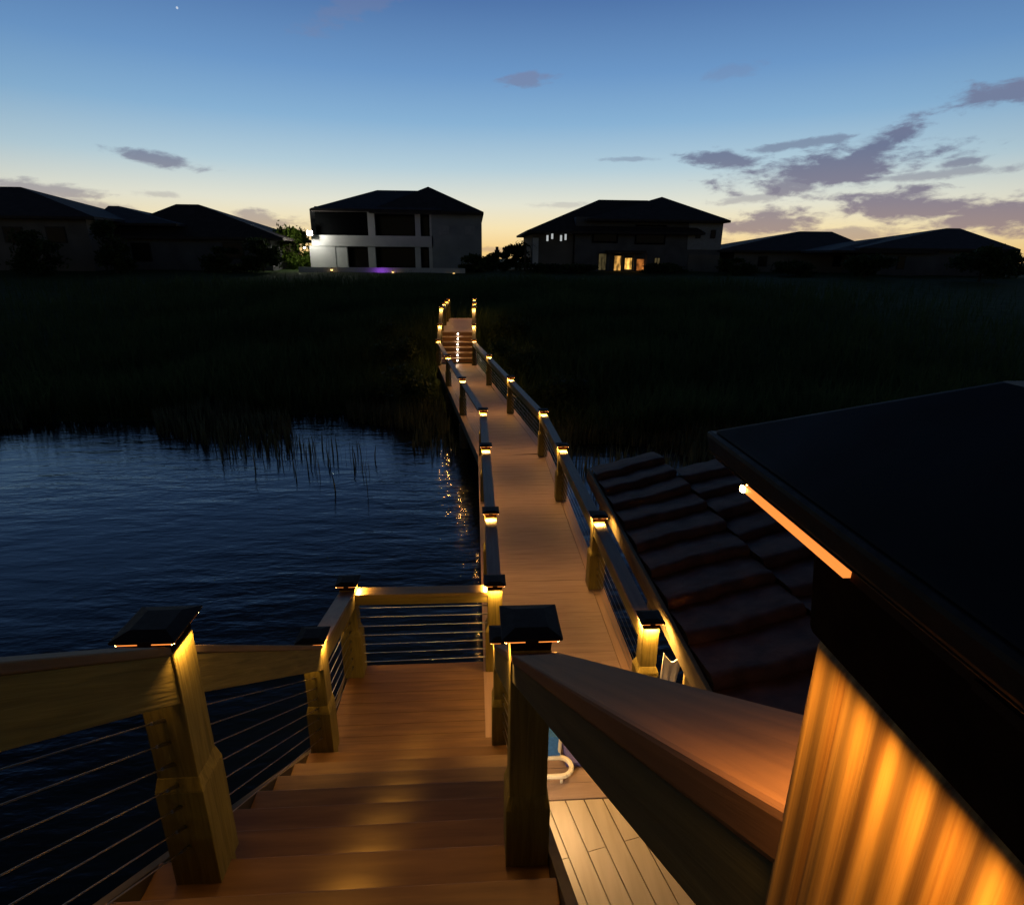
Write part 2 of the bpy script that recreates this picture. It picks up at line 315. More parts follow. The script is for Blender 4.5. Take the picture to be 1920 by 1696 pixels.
nt_ = M['grain'].node_tree; wv = nt_.nodes.new('ShaderNodeTexWave'); wv.bands_direction = 'Y'; wv.inputs['Scale'].default_value = 22; wv.inputs['Distortion'].default_value = 1.2; wv.inputs['Detail'].default_value = 2; wv.inputs['Detail Scale'].default_value = .6
tc_ = [n for n in nt_.nodes if n.type == 'TEX_COORD'][0]; mw = nt_.nodes.new('ShaderNodeMapping'); mw.inputs['Scale'].default_value = (1,1,.12); nt_.links.new(tc_.outputs['Object'], mw.inputs[0]); nt_.links.new(mw.outputs[0], wv.inputs[0])
bs_ = nt_.nodes['Principled BSDF']; mxw = nt_.nodes.new('ShaderNodeMix'); mxw.data_type = 'RGBA'; mxw.blend_type = 'MULTIPLY'; mxw.inputs[0].default_value = .62
nt_.links.new(bs_.inputs['Base Color'].links[0].from_socket, mxw.inputs[6]); nt_.links.new(wv.outputs['Color'], mxw.inputs[7]); nt_.links.new(mxw.outputs[2], bs_.inputs['Base Color'])
def bay(par, p, q, zt_p, zt_q, zd_p, zd_q, apron=.16, rin=1, ncab=7, axis='y', g=.058, cap_t=.036, ap_t=.036, fit=True, fr=.0028, wtop=.069, tops=None, apr=None, wout=None):
    """top board + apron between two posts, and the cables below; rin = which side (+1 right of travel) the apron is on"""
    p, q = Vector((*p,0)), Vector((*q,0)); d = (q-p); ln = d.length; u = d/ln; a = p+u*g; b = q-u*g
    fz = lambda t, z0, z1: z0+(z1-z0)*t
    ta, tb = g/ln, 1-g/ln
    A = Vector((a.x,a.y,fz(ta,zt_p,zt_q))); B = Vector((b.x,b.y,fz(tb,zt_p,zt_q)))
    m1 = M['railtopx'] if axis == 'x' else M['railtop']; m2 = M['railx'] if axis == 'x' else M['rail']
    m1 = tops or m1; m2 = apr or m2
    h = MB().beam(A, B, (-wtop,wout or wtop), (-cap_t,0)).build('handrail', m1, par, .005)
    s0, s1 = (wtop-.004-ap_t,wtop-.004) if rin > 0 else (-wtop+.004,-wtop+.004+ap_t)
    MB().beam(A, B, (s0,s1), (-cap_t-apron,-cap_t-.0005)).build('apron_board', m2, h, .003)
    for k in range(ncab):
        fr_ = (k+.7)/(ncab+.3)
        za = fz(ta, zt_p-cap_t-apron, zt_q-cap_t-apron); zb_ = fz(tb, zt_p-cap_t-apron, zt_q-cap_t-apron)
        da = fz(ta, zd_p, zd_q)+.05; db = fz(tb, zd_p, zd_q)+.05
        P = Vector((a.x,a.y,za+(da-za)*fr_)); Q = Vector((b.x,b.y,zb_+(db-zb_)*fr_))
        c = MB().tube(P, Q, fr, 5).build('cable', M['cable'], par)
        if fit:
            e = (Q-P).normalized()
            for s, t in ((P,1),(Q,-1)):
                MB().tube(s, s+e*(t*.09), .0075, 6, .006).build('fitting', M['cable'], c)
ZB = .9; ZT = 1.80; ZR = 1.78
XL, XR = -1.12, .196                 # stair rails
SL = .7055
def nose(y): return 3.73-SL*y
def srail(y): return 4.518-SL*(y-.185)
# left stair railing
t = thing('stair_railing', 'yellowish wooden cable railing down the water side of the near stairs', 'railing', (XL, .125, 0))
def loc(par): 
    return par
def rel(t, fn):      # build in world space, then hang on the Empty without moving
    before = set(o.name for o in bpy.data.objects); fn()
    for o in [o for o in bpy.data.objects if o.name not in before and o.parent == t]: o.location = Vector(o.location)-Vector(t.location)
L2, L3, L4 = (-1.06,1.72), (-1.16,3.55), (-1.20,4.82)
R1, R2, R3, R4 = (.208,.125), (.178,1.72), (.178,3.55), (.160,4.84)
zL3 = 2.13; zL3w = 2.165; LIFT = .075
def f1():
    post(t, XL, .125, 3.5, 4.65, .5); post(t, *L2, nose(1.72)-.02, 3.525, .6); post(t, *L3, nose(3.55)-.02, zL3w, .4, .42)
    bay(t, (XL,.125), L2, srail(.125)-.04+LIFT, srail(1.72)-.002+LIFT, nose(.125)+.02, nose(1.72)+.02, .19, 1, tops=M['topslope'], apr=M['railslope'])
    bay(t, L2, L3, srail(1.72)-.002+LIFT, zL3w-.02, nose(1.72)+.02, nose(3.55)+.02, .17, 1, tops=M['topslope'], apr=M['railslope'])
rel(t, f1)
t2 = thing('stair_railing', 'brown-topped wooden railing running down beside the tilted view of the dock', 'railing', (R1[0], R1[1], 0))
t2['label'] = 'wide brown-topped stair railing descending from the large nearest amber post'
def f2():
    post(t2, *R1, 3.5, 4.605, .5, 0).data.materials[0] = M['grain']; post(t2, *R2, nose(1.72)-.02, 3.49, 2.6, .30); post(t2, *R3, nose(3.55)-.02, zL3, .4, .42)
    bay(t2, R1, R2, srail(.125), srail(1.72)-.002, nose(.125)+.02, nose(1.72)+.02, .082, -1, wout=.092, wtop=.0685, ncab=0, tops=M['redrail'], apr=M['shadeapron'])
    bay(t2, R2, R3, srail(1.72)-.002, zL3-.02, nose(1.72)+.02, nose(3.55)+.02, .17, -1)
rel(t2, f2)
t3 = thing('landing_railing', 'cable railing closing the far end of the small stair landing', 'railing', (L4[0], L4[1], 0))
def f3():
    post(t3, *L4, ZB, ZT+.045, .9)
    bay(t3, L3, L4, zL3w-.02, ZR+.045, nose(3.55)+.02, ZB, .13, 1)
    bay(t3, L4, R4, ZR+.02, ZR, ZB, ZB, .075, 1, axis='x', fr=.0045)
rel(t3, f3)
# boardwalk railings
PL = [R4,(.165,6.46),(.155,9.07),(.15,11.45),(-.33,14.70),(-.85,18.32),(-1.365,22.09)]
QL = [(1.46,4.18),(1.445,6.28),(1.41,9.03),(1.36,11.34),(.905,14.85),(.438,18.45),(-.03,22.09)]
t4 = thing('boardwalk_railing', 'long cable railing on the open-water side of the lit boardwalk', 'railing', (PL[0][0], PL[0][1], ZB))
t5 = thing('boardwalk_railing', 'long cable railing on the tiled-roof side of the lit boardwalk', 'railing', (QL[0][0], QL[0][1], ZB))
def run(t, pts, rin):
    for i, p in enumerate(pts): post(t, *p, ZB, ZT, .5 if i else .9)
    for i in range(len(pts)-1): bay(t, pts[i], pts[i+1], ZR, ZR, ZB, ZB, .12, rin, fit=(i < 2))
def rel3(t, fn):
    before = set(o.name for o in bpy.data.objects); fn()
    for o in [o for o in bpy.data.objects if o.name not in before and o.parent == t]: o.location = Vector(o.location)-Vector(t.location)
rel3(t4, lambda: run(t4, PL, 1)); rel3(t5, lambda: run(t5, QL, -1))
# far stair railings and upper walk
Z2 = 1.92
FL = [(-1.365,22.09,ZB),(-1.36,23.25,1.36),(-1.35,24.35,Z2),(-1.33,26.4,Z2),(-1.30,28.0,Z2),(-1.28,29.4,Z2)]
FR = [(-.03,22.09,ZB),(-.03,23.25,1.36),(-.03,24.35,Z2),(-.01,26.6,Z2),(.0,29.4,Z2)]
def frun(t, pts, rin):
    for p in pts[1:]: post(t, p[0], p[1], p[2], p[2]+.9, .8)
    for a, b in zip(pts, pts[1:]): bay(t, a[:2], b[:2], a[2]+.88, b[2]+.88, a[2], b[2], .12, rin, fit=False)
t6 = thing('far_stair_railing', 'small distant railing on the water side of the far lit steps', 'railing', (FL[1][0], FL[1][1], 0))
t7 = thing('far_stair_railing', 'small distant railing opposite, on the hedge side of the far lit steps', 'railing', (FR[1][0], FR[1][1], 0))
t6['label'] = 'small distant railing with five posts along the far steps and upper walk'
t7['label'] = 'small distant railing with four posts along the far steps and upper walk'
rel(t6, lambda: frun(t6, FL, 1)); rel(t7, lambda: frun(t7, FR, -1))

# caps
cap(*L2, 3.525, 'flat dark cap light on the tall post halfway down the water-side stair railing', .06)
cap(XL, .125, 4.65, 'dark cap light on the topmost post of the water-side stair railing', .0)
cap(*R1, 4.605, 'huge dark cap light over the amber-lit post nearest the viewer', .10, scl=1, sides=(.4,.6,.95,.22))
tall = MB().frus(.108,.0762,.045,.110).build('solar_panel', M['panel'], None, .002)
for o in list(bpy.data.objects):
    if not (o.parent and o.parent.get('label','').startswith('huge dark cap')): continue
    if o.name.startswith('solar_panel'): o.data = tall.data
    if o.name.startswith('lens'):                            # its nearest diode on the stair side is out
        vx = [v.co for v in o.data.vertices]
        if sum(v.x for v in vx)/len(vx) < -.09 and sum(v.y for v in vx)/len(vx) < -.03:
            o.data = o.data.copy(); o.data.materials[0] = M['ring']; o.data.materials[1] = M['ring']
bpy.data.objects.remove(tall)
cap(*R2, 3.49, 'dark flat-topped cap light at the lower end of the wide brown handrail', .42)
cap(*L3, zL3w, 'cap light on the last water-side post at the foot of the near stairs', .55)
cap(*R3, zL3, 'cap light half hidden behind the larger cap at the wide handrail end', .5)
cap(*L4, ZT+.045, 'cap light on the outer lake corner post of the stair landing', .8)
ordn = ['corner','second','third','fourth','fifth','sixth','seventh']
for i, p in enumerate(PL): cap(*p, ZT, ('cap light on the post shared by landing and boardwalk' if i == 0 else f'cap light on the {ordn[i]} open-water-side boardwalk post counted from the landing'), [.9,1.0,1.15,1.15,1.0,.95,.8][i])
QO = ['first','second','third','fourth','fifth','sixth','seventh']
for i, p in enumerate(QL): cap(*p, ZT, f'cap light on the {QO[i]} roof-side boardwalk post counted from the dock', [2.0,1.35,1.15,1.15,1.0,.95,.8][i])
FO = ['lowest','second','third','fourth','farthest']
for i, p in enumerate(FL[1:]): cap(p[0], p[1], p[2]+.9, f'tiny cap light on the {FO[i]} of five posts beside the far steps', .8)
FO2 = ['lowest','second','third','farthest']
for i, p in enumerate(FR[1:]): cap(p[0], p[1], p[2]+.9, f'tiny cap light on the {FO2[i]} of four posts beside the far steps', .8)

# ---------------------------------------------------------------- near staircase
RUN = .285; RISE = RUN*SL
st = thing('staircase', 'brown wooden stairs going down to the landing with small centre step lights', 'stairs', (-.5, 4.0, 0))
SX0, SX1 = -1.25, .262
steplamp = bpy.data.lights.new('step_glow', 'AREA'); steplamp.shape = 'RECTANGLE'; steplamp.size = .07; steplamp.size_y = .02; steplamp.energy = .5; steplamp.color = (1,.72,.20); steplamp.spread = R_(105)
def f4():
    for k in range(1, 13):
        yn = 4.012-RUN*k; z = nose(yn)
        if k:
            MB().box(SX0, SX1, yn-RUN-.012, yn, z-.036, z).build('tread', M['tread'], st, .006)
        # riser below this nosing, set back under it
        zl = z-RISE
        MB().box(SX0+.012, SX1-.012, yn-.042, yn-.022, zl+.001, z-.037).build('riser', M['riser'], st)
        cx = -.48
        s = MB().box(cx-.045, cx+.045, yn-.0215, yn-.009, zl+.095, zl+.135).build('step_light', M['capdark'], st)
        MB().box(cx-.036, cx+.036, yn-.0088, yn-.005, zl+.093, zl+.112).build('lens', M['step'], s)
        l = bpy.data.objects.new('step_glow', steplamp); col.objects.link(l); l.location = (cx, yn-.002, zl+.10); l.rotation_euler = (R_(38), 0, 0); l.parent = st
    for x0 in (SX0-.045, SX1+.003):
        yb, yt = 4.0, .35
        pts = [(yb, nose(yb)-RISE-.02), (yb, nose(yb)-.22-.02), (yt, nose(yt)-.42), (yt, nose(yt)-.02), (yb-.02, nose(yb)-.04)]
        MB().beam((x0+.021, yt, nose(yt)-.01), (x0+.021, yb, nose(yb)-.01), (-.021,.021), (-.34,0)).build('stringer', M['beam'], st, .003)
rel(st, f4)
# landing
ld = thing('stair_landing', 'small brown deck landing at the foot of the near stairs', 'landing', (-.5, 4.4, 0))
def f5():
    d = MB(); y = 3.73
    for k in range(9):
        d.box(-1.27, .17, y+.001, y+.1298, ZB-.032, ZB); y += .131
    d.build('deck', M['tread'], ld, .002)
    MB().box(-1.29, .12, 3.95, 3.988, ZB-.22, ZB-.034).build('rim_beam', M['beam'], ld)
    MB().box(-1.29, .12, 4.86, 4.9, ZB-.22, ZB-.034).build('rim_beam', M['beam'], ld)
    MB().box(-1.32, -1.291, 3.95, 4.9, ZB-.22, ZB-.034).build('rim_beam', M['beam'], ld)
    for x, y_ in ((-1.2,4.0),(-1.2,4.8),(-.2,4.8)): MB().tube((x,y_,-1), (x,y_,ZB-.04), .1, 10).build('pile', M['beam'], ld)
rel(ld, f5)

# ---------------------------------------------------------------- boardwalk
bw = thing('boardwalk', 'long brown plank boardwalk bending towards the far shore', 'boardwalk', (.8, 8, 0))
CL = [(.805,3.30),(.79,11.4),(-.69,22.35)]
def f6():
    d = MB(); eg = MB(); hw = .605
    for (x0,y0), (x1,y1) in zip(CL, CL[1:]):
        a, b = Vector((x0,y0,0)), Vector((x1,y1,0)); u = (b-a).normalized(); nrm_ = Vector((u.y,-u.x,0)); ln = (b-a).length; k = 0; s = 0
        while s < ln-.01:
            w_ = min(.140, ln-s)
            c0, c1 = a+u*(s+.001), a+u*(s+w_+.0006); z0, z1 = ZB-.028, ZB+random.uniform(-.0012,.0012)
            vs = [c0-nrm_*hw, c0+nrm_*hw, c1+nrm_*hw, c1-nrm_*hw]
            d.add([(q.x,q.y,z0) for q in vs]+[(q.x,q.y,z1) for q in vs], [(3,2,1,0),(4,5,6,7),(0,1,5,4),(1,2,6,5),(2,3,7,6),(3,0,4,7)])
            s += .142
    d.build('deck', M['deck'], bw)
    for sgn in (-1, 1):
        e_ = MB(); bm_ = MB()
        L_ = []
        for i, (x, y) in enumerate(CL):
            L_.append(Vector((x, y, 0)))
        n0 = Vector((1,0,0)); u1 = (L_[2]-L_[1]).normalized(); n1 = Vector((u1.y,-u1.x,0)); nm = (n0+n1).normalized()/math.cos(.5*n0.angle(n1))
        ns_ = [n0, nm, n1]
        def strip(mb, i0, i1, za, zb):
            for k in range(2):
                q = [L_[k]+ns_[k]*(sgn*i0), L_[k]+ns_[k]*(sgn*i1), L_[k+1]+ns_[k+1]*(sgn*i1), L_[k+1]+ns_[k+1]*(sgn*i0)]
                mb.add([(p.x,p.y,za) for p in q]+[(p.x,p.y,zb) for p in q], [(3,2,1,0),(4,5,6,7),(0,1,5,4),(1,2,6,5),(2,3,7,6),(3,0,4,7)])
        strip(e_, .610, .755, ZB-.030, ZB+.003); e_.build('edge_board', M['bandrail'], bw, .004)
        strip(bm_, .700, .740, ZB-.25, ZB-.034); bm_.build('side_beam', M['beam'], bw)
        for (x, y) in (PL[1:] if sgn < 0 else QL):
            MB().tube((x, y, -1.2), (x, y, ZB-.26), .11, 10).build('pile', M['beam'], bw)
rel(bw, f6)
# far steps and upper walk
fs = thing('far_steps', 'distant wooden steps with a column of six white lights', 'steps', (-.69, 22.6, 0))
flamp = bpy.data.lights.new('far_step_glow', 'AREA'); flamp.size = .06; flamp.energy = .5; flamp.color = (1,.8,.55); flamp.spread = R_(160)
def f7():
    for k in range(6):
        y = 22.62+k*.28; z = ZB+.17*k
        MB().box(-1.30, -.09, y, y+.02, z+.003 if k == 0 else z+.001, z+.139).build('riser', M['riser'], fs)
        z1 = z+.17
        MB().box(-1.32, -.07, y-.02, (y+.285 if k < 5 else y+.26), z1-.03, z1).build('tread', M['deck'], fs, .004)
        s = MB().box(-.745, -.635, y-.013, y-.001, z+.055, z+.125).build('step_light', M['capdark'], fs)
        MB().tube((-.69, y-.0135, z+.088), (-.69, y-.028, z+.088), .026, 10).build('lens', M['stepf'], s)
        l = bpy.data.objects.new('far_step_glow', flamp); col.objects.link(l); l.location = (-.69, y-.04, z+.09); l.rotation_euler = (R_(-60), 0, 0); l.parent = fs
    for x in (-1.36, -.07):
        MB().beam((x+.02, 22.5, ZB-.02), (x+.02, 24.2, Z2-.05), (-.02,.02), (-.3,0)).build('stringer', M['beam'], fs)
rel(fs, f7)
uw = thing('upper_walk', 'distant brown plank walk above the far lit steps', 'boardwalk', (-.66, 27, 0))
def f8():
    d = MB(); y = 24.29
    while y < 29.6: d.box(-1.42+(y-24.3)*.016, .05+(y-24.3)*.008, y+.003, y+.139, Z2-.03, Z2); y += .142
    d.build('deck', M['deck'], uw)
    for x in (-1.3, -.1): MB().box(x-.02, x+.02, 24.3, 29.6, Z2-.25, Z2-.034).build('side_beam', M['beam'], uw)
    for x in (-1.3, -.1):
        for y in (24.6, 27, 29.3): MB().tube((x,y,0), (x,y,Z2-.26), .1, 8).build('pile', M['beam'], uw)
rel(uw, f8)

# ---------------------------------------------------------------- lower dock beside the stairs, its lamp and chair
dk = thing('lower_dock', 'tan plank dock lit warmly below the wide brown handrail', 'dock', (.9, 2, 0))
def f9():
    d = MB(); ang = R_(13); u = Vector((-math.sin(ang), math.cos(ang), 0)); nn_ = Vector((u.y,-u.x,0))
    o = Vector((.3, 3.2, 0)); x = -.75
    # boards laid at a slight angle, clipped to the dock outline
    ob = bmesh.new()
    k = 0
    while x < 3.6:
        w_ = .128
        c = o+nn_*x
        for seg in range(8):
            s0 = -4.6+seg*1.05+(k%2)*.5; s1 = s0+1.045
            q = [c+u*s0, c+nn_*w_+u*s0, c+nn_*w_+u*s1, c+u*s1]
            zz = ZB-.004+random.uniform(-.001,.001)
            vs = [ob.verts.new((p.x,p.y,zz-.03)) for p in q]+[ob.verts.new((p.x,p.y,zz)) for p in q]
            for f_ in ((3,2,1,0),(4,5,6,7),(0,1,5,4),(1,2,6,5),(2,3,7,6),(3,0,4,7)): ob.faces.new([vs[i] for i in f_])
        x += w_+.010; k += 1
    for co_, no_ in (((.06,0,0),(-1,0,0)),((3.0,0,0),(1,0,0)),((0,3.29,0),(0,1,0)),((0,-1.2,0),(0,-1,0))):
        bmesh.ops.bisect_plane(ob, geom=ob.verts[:]+ob.edges[:]+ob.faces[:], plane_co=co_, plane_no=no_, clear_outer=True)
    me = bpy.data.meshes.new('deck'); ob.to_mesh(me); ob.free(); me.materials.append(M['dock']); od = bpy.data.objects.new('deck', me); col.objects.link(od); od.parent = dk
    for y in (-1.1, .4, 1.9, 3.2): MB().box(.06, 3.0, y-.04, y+.04, ZB-.26, ZB-.042).build('beam', M['beam'], dk)
    for y in (-1.1, 1.0, 3.2):
        for xx in (.15, 2.9): MB().tube((xx,y,-1.2), (xx,y,ZB-.27), .11, 10).build('pile', M['beam'], dk)
rel(dk, f9)
dl = thing('dock_lamp', 'small lamp under the stairs shining on the tan dock planks', 'lamp', (.33, 3.0, 1.40))
MB().box(-.05,.05,-.06,.06,0,.05).build('housing', M['capdark'], dl, .004); MB().box(-.04,.04,-.05,.05,-.02,-.001).build('lens', emit_mat('dock_lens', (1,.7,.38), 4), dl)
lp = bpy.data.lights.new('dock_glow', 'AREA'); lp.size = .08; lp.energy = 9; lp.color = (1,.66,.34); lo = bpy.data.objects.new('dock_glow', lp); col.objects.link(lo); lo.parent = dl; lo.location = (0,0,-.03); lo.rotation_euler = (0, R_(-25), 0)

# ---------------------------------------------------------------- upper deck the stairs leave from
ud = thing('upper_deck', 'raised wooden deck at the head of the near stairs', 'deck', (-.4, -1, 0))
def f10():
    zt = nose(.592)+RISE-.0; y = .30
    d = MB()
    while y > -2.4: d.box(-1.6, .9, y-.138, y, zt-.032, zt); y -= .142
    d.build('deck', M['tread'], ud)
    MB().box(-1.6, .9, .262, .30, zt-.28, zt-.034).build('rim_beam', M['beam'], ud)
    for x, yy in ((-1.5,.1),(.8,.1),(-1.5,-2.2),(.8,-2.2)): MB().box(x-.07, x+.07, yy-.07, yy+.07, -1.2, zt-.034).build('support_post', M['beam'], ud)
rel(ud, f10)

# ---------------------------------------------------------------- low tiled shelter roof on the right
M['tile'] = noise_mat('dark_roof_tile', (.045,.018,.012), (.115,.048,.034), (5,5,5), .7, .35, detail=6, spec=.25, bscale=(25,25,25))
M['fascia'] = noise_mat('shelter_fascia', (.10,.085,.05), (.16,.135,.08), (20,2,20), .8, .1)
sh = thing('boat_shelter', 'low dark brown tiled roof beside the boardwalk', 'shelter', (2.6, 5, 0))
SLP = math.tan(R_(14.5)); EX, EZ = 1.70, 1.78
def f11():
    mb = MB()
    def patch(xa, xb, y0, y1, seed):
        # one long roof panel: low at its far side, swelling to a rounded lip at its near side
        rr = random.Random(seed); ny, nx_ = 10, 12; vs = []; dz = rr.uniform(-.006,.006); tw = rr.uniform(-.012,.012)
        for j in range(ny+1):
            t = j/ny; yv = y0+(y1-y0)*t
            lift = .085*(max(0,1-t))**1.5 + .02*math.sin(t*math.pi)
            if j == 0: lift -= .03
            for i in range(nx_+1):
                xx = xa+(xb-xa)*i/nx_
                vs.append((xx, yv+(.02*math.sin(xx*7+seed)+rr.uniform(-.010,.010))*(j < ny), EZ+(xx-EX)*SLP+lift+dz+tw*(i/nx_-.5)+.006*math.sin(xx*19+seed)+rr.uniform(-.005,.005)))
        o_ = len(vs)
        # underside lip at the near edge
        vs += [(v_[0], v_[1]+.01, v_[2]-.085) for v_ in vs[:nx_+1]]
        fs_ = [(j*(nx_+1)+i, j*(nx_+1)+i+1, (j+1)*(nx_+1)+i+1, (j+1)*(nx_+1)+i) for j in range(ny) for i in range(nx_)]
        fs_ += [(o_+i, o_+i+1, i+1, i) for i in range(nx_)]
        mb.add(vs, fs_)
    y = 2.3; k = 0
    while y < 7.7:
        patch(EX, EX+.95, y, y+.545, k); 
        if y < 6.9: patch(EX+.955, EX+1.95, y+.24, y+.785, k+50)
        if y < 6.3: patch(EX+1.955, EX+3.0, y+.1, y+.645, k+90)
        y += .53; k += 1
    r = mb.build('roof', M['tile'], sh, smooth=True)
    rd = MB()
    for xa, xb, ye in ((-.02,.95,8.0),(.952,1.95,7.2),(1.952,3.0,6.6)): rd.prism([(EX+xa,EZ-.05+(xa+.02)*SLP),(EX+xb,EZ-.05+(xb+.02)*SLP),(EX+xb,EZ-.09+(xb+.02)*SLP),(EX+xa,EZ-.09+(xa+.02)*SLP)], 2.3, ye)
    rd.build('roof_deck', M['beam'], sh)
    MB().box(EX-.06, EX-.021, 2.25, 8.05, EZ-.17, EZ+.03).build('fascia', M['fascia'], sh, .004)
    for x in (EX+.15, EX+2.85):
        for yy in ((2.6, 5.2, 7.7) if x < EX+1 else (2.6, 4.6, 6.4)): MB().box(x-.06, x+.06, yy-.06, yy+.06, -1.2, EZ-.1+(x-EX-.1)*SLP-.01).build('support_post', M['beam'], sh)
rel(sh, f11)

# ---------------------------------------------------------------- blue and white deck chair, white cloth, yellow board
M['blue'] = noise_mat('blue_sling_fabric', (.015,.10,.42), (.03,.15,.55), (60,60,60), .8, .2)
M['violet'] = noise_mat('violet_towel', (.07,.07,.30), (.11,.11,.40), (60,60,60), .9, .3)
M['whitetube'] = plain('white_enamel_tube', (.75,.73,.66), .35)
M['cloth'] = noise_mat('white_cloth', (.74,.75,.76), (.84,.85,.86), (20,20,20), .9, .3)
M['ywood'] = noise_mat('fresh_yellow_timber', (.50,.40,.16), (.62,.50,.22), (30,30,3), .7, .1)
ch = thing('deck_chair', 'blue sling deck chair with white tube frame on the tan dock', 'chair', (.53, 3.64, ZB))
def tubepath(pts, r, name, mat, par, n=8):
    b = MB()
    for a_, b_ in zip(pts, pts[1:]): b.tube(a_, b_, r, n)
    return b.build(name, mat, par)
U = [(-.16,.02,.06)]
for i in range(9): a = -math.pi/2+math.pi*i/8; U.append((.10+.09*math.cos(a), -.10+.09*math.sin(a), .06))
Upath = [(-.20,-.19,.06)]+U[1:]+[(-.20,-.01,.06)]
tubepath(Upath, .020, 'foot_frame', M['whitetube'], ch)
tubepath([(.10,-.01,.06),(.12,.03,.25),(.10,.05,.42)], .014, 'side_frame', M['whitetube'], ch); tubepath([(-.20,-.01,.06),(-.19,.03,.25),(-.20,.08,.42)], .014, 'side_frame', M['whitetube'], ch)
s = MB(); pr = [(-.02,.10),(.06,.20),(.16,.19),(.26,.34),(.36,.52)]
for (y0,z0),(y1,z1) in zip(pr, pr[1:]): s.add([(-.19,y0,z0),(.11,y0,z0),(.11,y1,z1),(-.19,y1,z1),(-.19,y0,z0-.012),(.11,y0,z0-.012),(.11,y1,z1-.012),(-.19,y1,z1-.012)], [(0,1,2,3),(7,6,5,4),(0,4,5,1),(1,5,6,2),(2,6,7,3),(3,7,4,0)])
s.build('sling', M['blue'], ch)
h_ = MB().box(-.20,.12,.35,.40,.50,.60).build('headrest', M['whitetube'], ch, .02)
tubepath([(-.20,.37,.50),(-.20,.30,.0)], .012, 'leg', M['whitetube'], ch); tubepath([(.12,.37,.50),(.12,.30,.0)], .012, 'leg', M['whitetube'], ch)
tubepath([(-.20,-.19,.06),(-.20,-.19,.0)], .012, 'leg', M['whitetube'], ch); tubepath([(.10,-.19,.06),(.10,-.19,.0)], .012, 'leg', M['whitetube'], ch)
tw = MB().box(.15,.34,-.06,.22,.003,.05); tag(tw.build('folded_towel', M['violet'], None, .015), 'violet folded towel on the dock beside the blue chair', 'towel').location = (.53,3.64,ZB)
# white cloth hanging on a short board beyond the first roof-side post
wc = bmesh.new(); nxg, nyg = 14, 10; vv = []
for j in range(nyg+1):
    for i in range(nxg+1):
        u_, v_ = i/nxg, j/nyg; top = .10*abs(2*u_-1)**1.6
        vv.append(wc.verts.new((-.085+.17*u_*(.75+.25*v_), .02*math.sin(u_*14)*(1-v_)+.0, (v_)*(.30+top))))
for j in range(nyg):
    for i in range(nxg): a = j*(nxg+1)+i; wc.faces.new((vv[a],vv[a+1],vv[a+nxg+2],vv[a+nxg+1]))
me = bpy.data.meshes.new('white_cloth'); wc.to_mesh(me); wc.free(); me.materials.append(M['cloth']); o = bpy.data.objects.new('white_cloth', me); col.objects.link(o)
sd = o.modifiers.new('s', 'SOLIDIFY'); sd.thickness = .012
tag(o, 'white cloth with two raised corners beyond the first roof-side boardwalk post', 'cloth'); o.location = (1.63, 4.0, 1.24)
yb = MB().prism([(0,0),(.16,0),(.03,.36),(0,.36)], 0, .04).build('timber_brace', M['ywood'], None, .003); tag(yb, 'pale yellow slanted board end beside the white cloth', 'timber'); yb.location = (1.742, 3.98, 1.15)

# ---------------------------------------------------------------- far houses
M['roof'] = noise_mat('dark_concrete_roof_tile', (.030,.024,.022), (.055,.045,.042), (1.5,1.5,1.5), .8, .2)
M['wallw'] = noise_mat('pale_stucco', (.56,.58,.58), (.68,.69,.68), (.7,.7,.7), .85, .05)
M['wallg'] = noise_mat('blue_grey_stucco', (.26,.29,.31), (.34,.37,.39), (.7,.7,.7), .85, .05)
M['walld'] = noise_mat('grey_stucco', (.10,.10,.105), (.15,.15,.155), (.7,.7,.7), .85, .05)
M['wallm'] = noise_mat('tan_stucco', (.15,.135,.115), (.20,.18,.155), (.7,.7,.7), .85, .05)
mt, nt, bs = new_mat('dark_glass'); bs.inputs['Base Color'].default_value = (.006,.008,.01,1); bs.inputs['Roughness'].default_value = .2; bs.inputs['Specular IOR Level'].default_value = .18; M['glass'] = mt
M['screen'] = plain('dark_screen_mesh', (.004,.0045,.005), .9, spec=0)
M['trim'] = plain('dark_trim', (.03,.027,.025), .6)
def hipx(x0,x1,y0,y1,ze,xr0,xr1,yr,zr,name,par,mat='roof',th_=.22):
    b = MB(); e_ = [(x0,y0),(x1,y0),(x1,y1),(x0,y1)]
    v_ = [(x,y,ze-th_) for x,y in e_]+[(x,y,ze) for x,y in e_]+[(xr0,yr,zr),(xr1,yr,zr)]
    b.add(v_, [(3,2,1,0),(0,1,5,4),(1,2,6,5),(2,3,7,6),(3,0,4,7),(4,5,9,8),(5,6,9),(6,7,8,9),(7,4,8)]); return b.build(name, M[mat], par)
def hipy(x0,x1,y0,y1,ze,xr,yr0,yr1,zr,name,par,mat='roof',th_=.22):
    b = MB(); e_ = [(x0,y0),(x1,y0),(x1,y1),(x0,y1)]
    v_ = [(x,y,ze-th_) for x,y in e_]+[(x,y,ze) for x,y in e_]+[(xr,yr0,zr),(xr,yr1,zr)]
    b.add(v_, [(3,2,1,0),(0,1,5,4),(1,2,6,5),(2,3,7,6),(3,0,4,7),(4,5,8),(5,6,9,8),(6,7,9),(7,4,8,9)]); return b.build(name, M[mat], par)
def wbox(px0, px1, py0, py1, Y, d, name, mat, par, base=False, proud=0):
    a = at(px0, py1, Y); b = at(px1, py0, Y); z0 = 3.0 if base else a.z
    return MB().box(a.x, b.x, Y-proud, Y+d, z0, b.z).build(name, M[mat] if isinstance(mat, str) else mat, par)
def hz(py, Y, px=900): return at(px, py, Y).z
def hx(px, Y, py=420): return at(px, py, Y).x
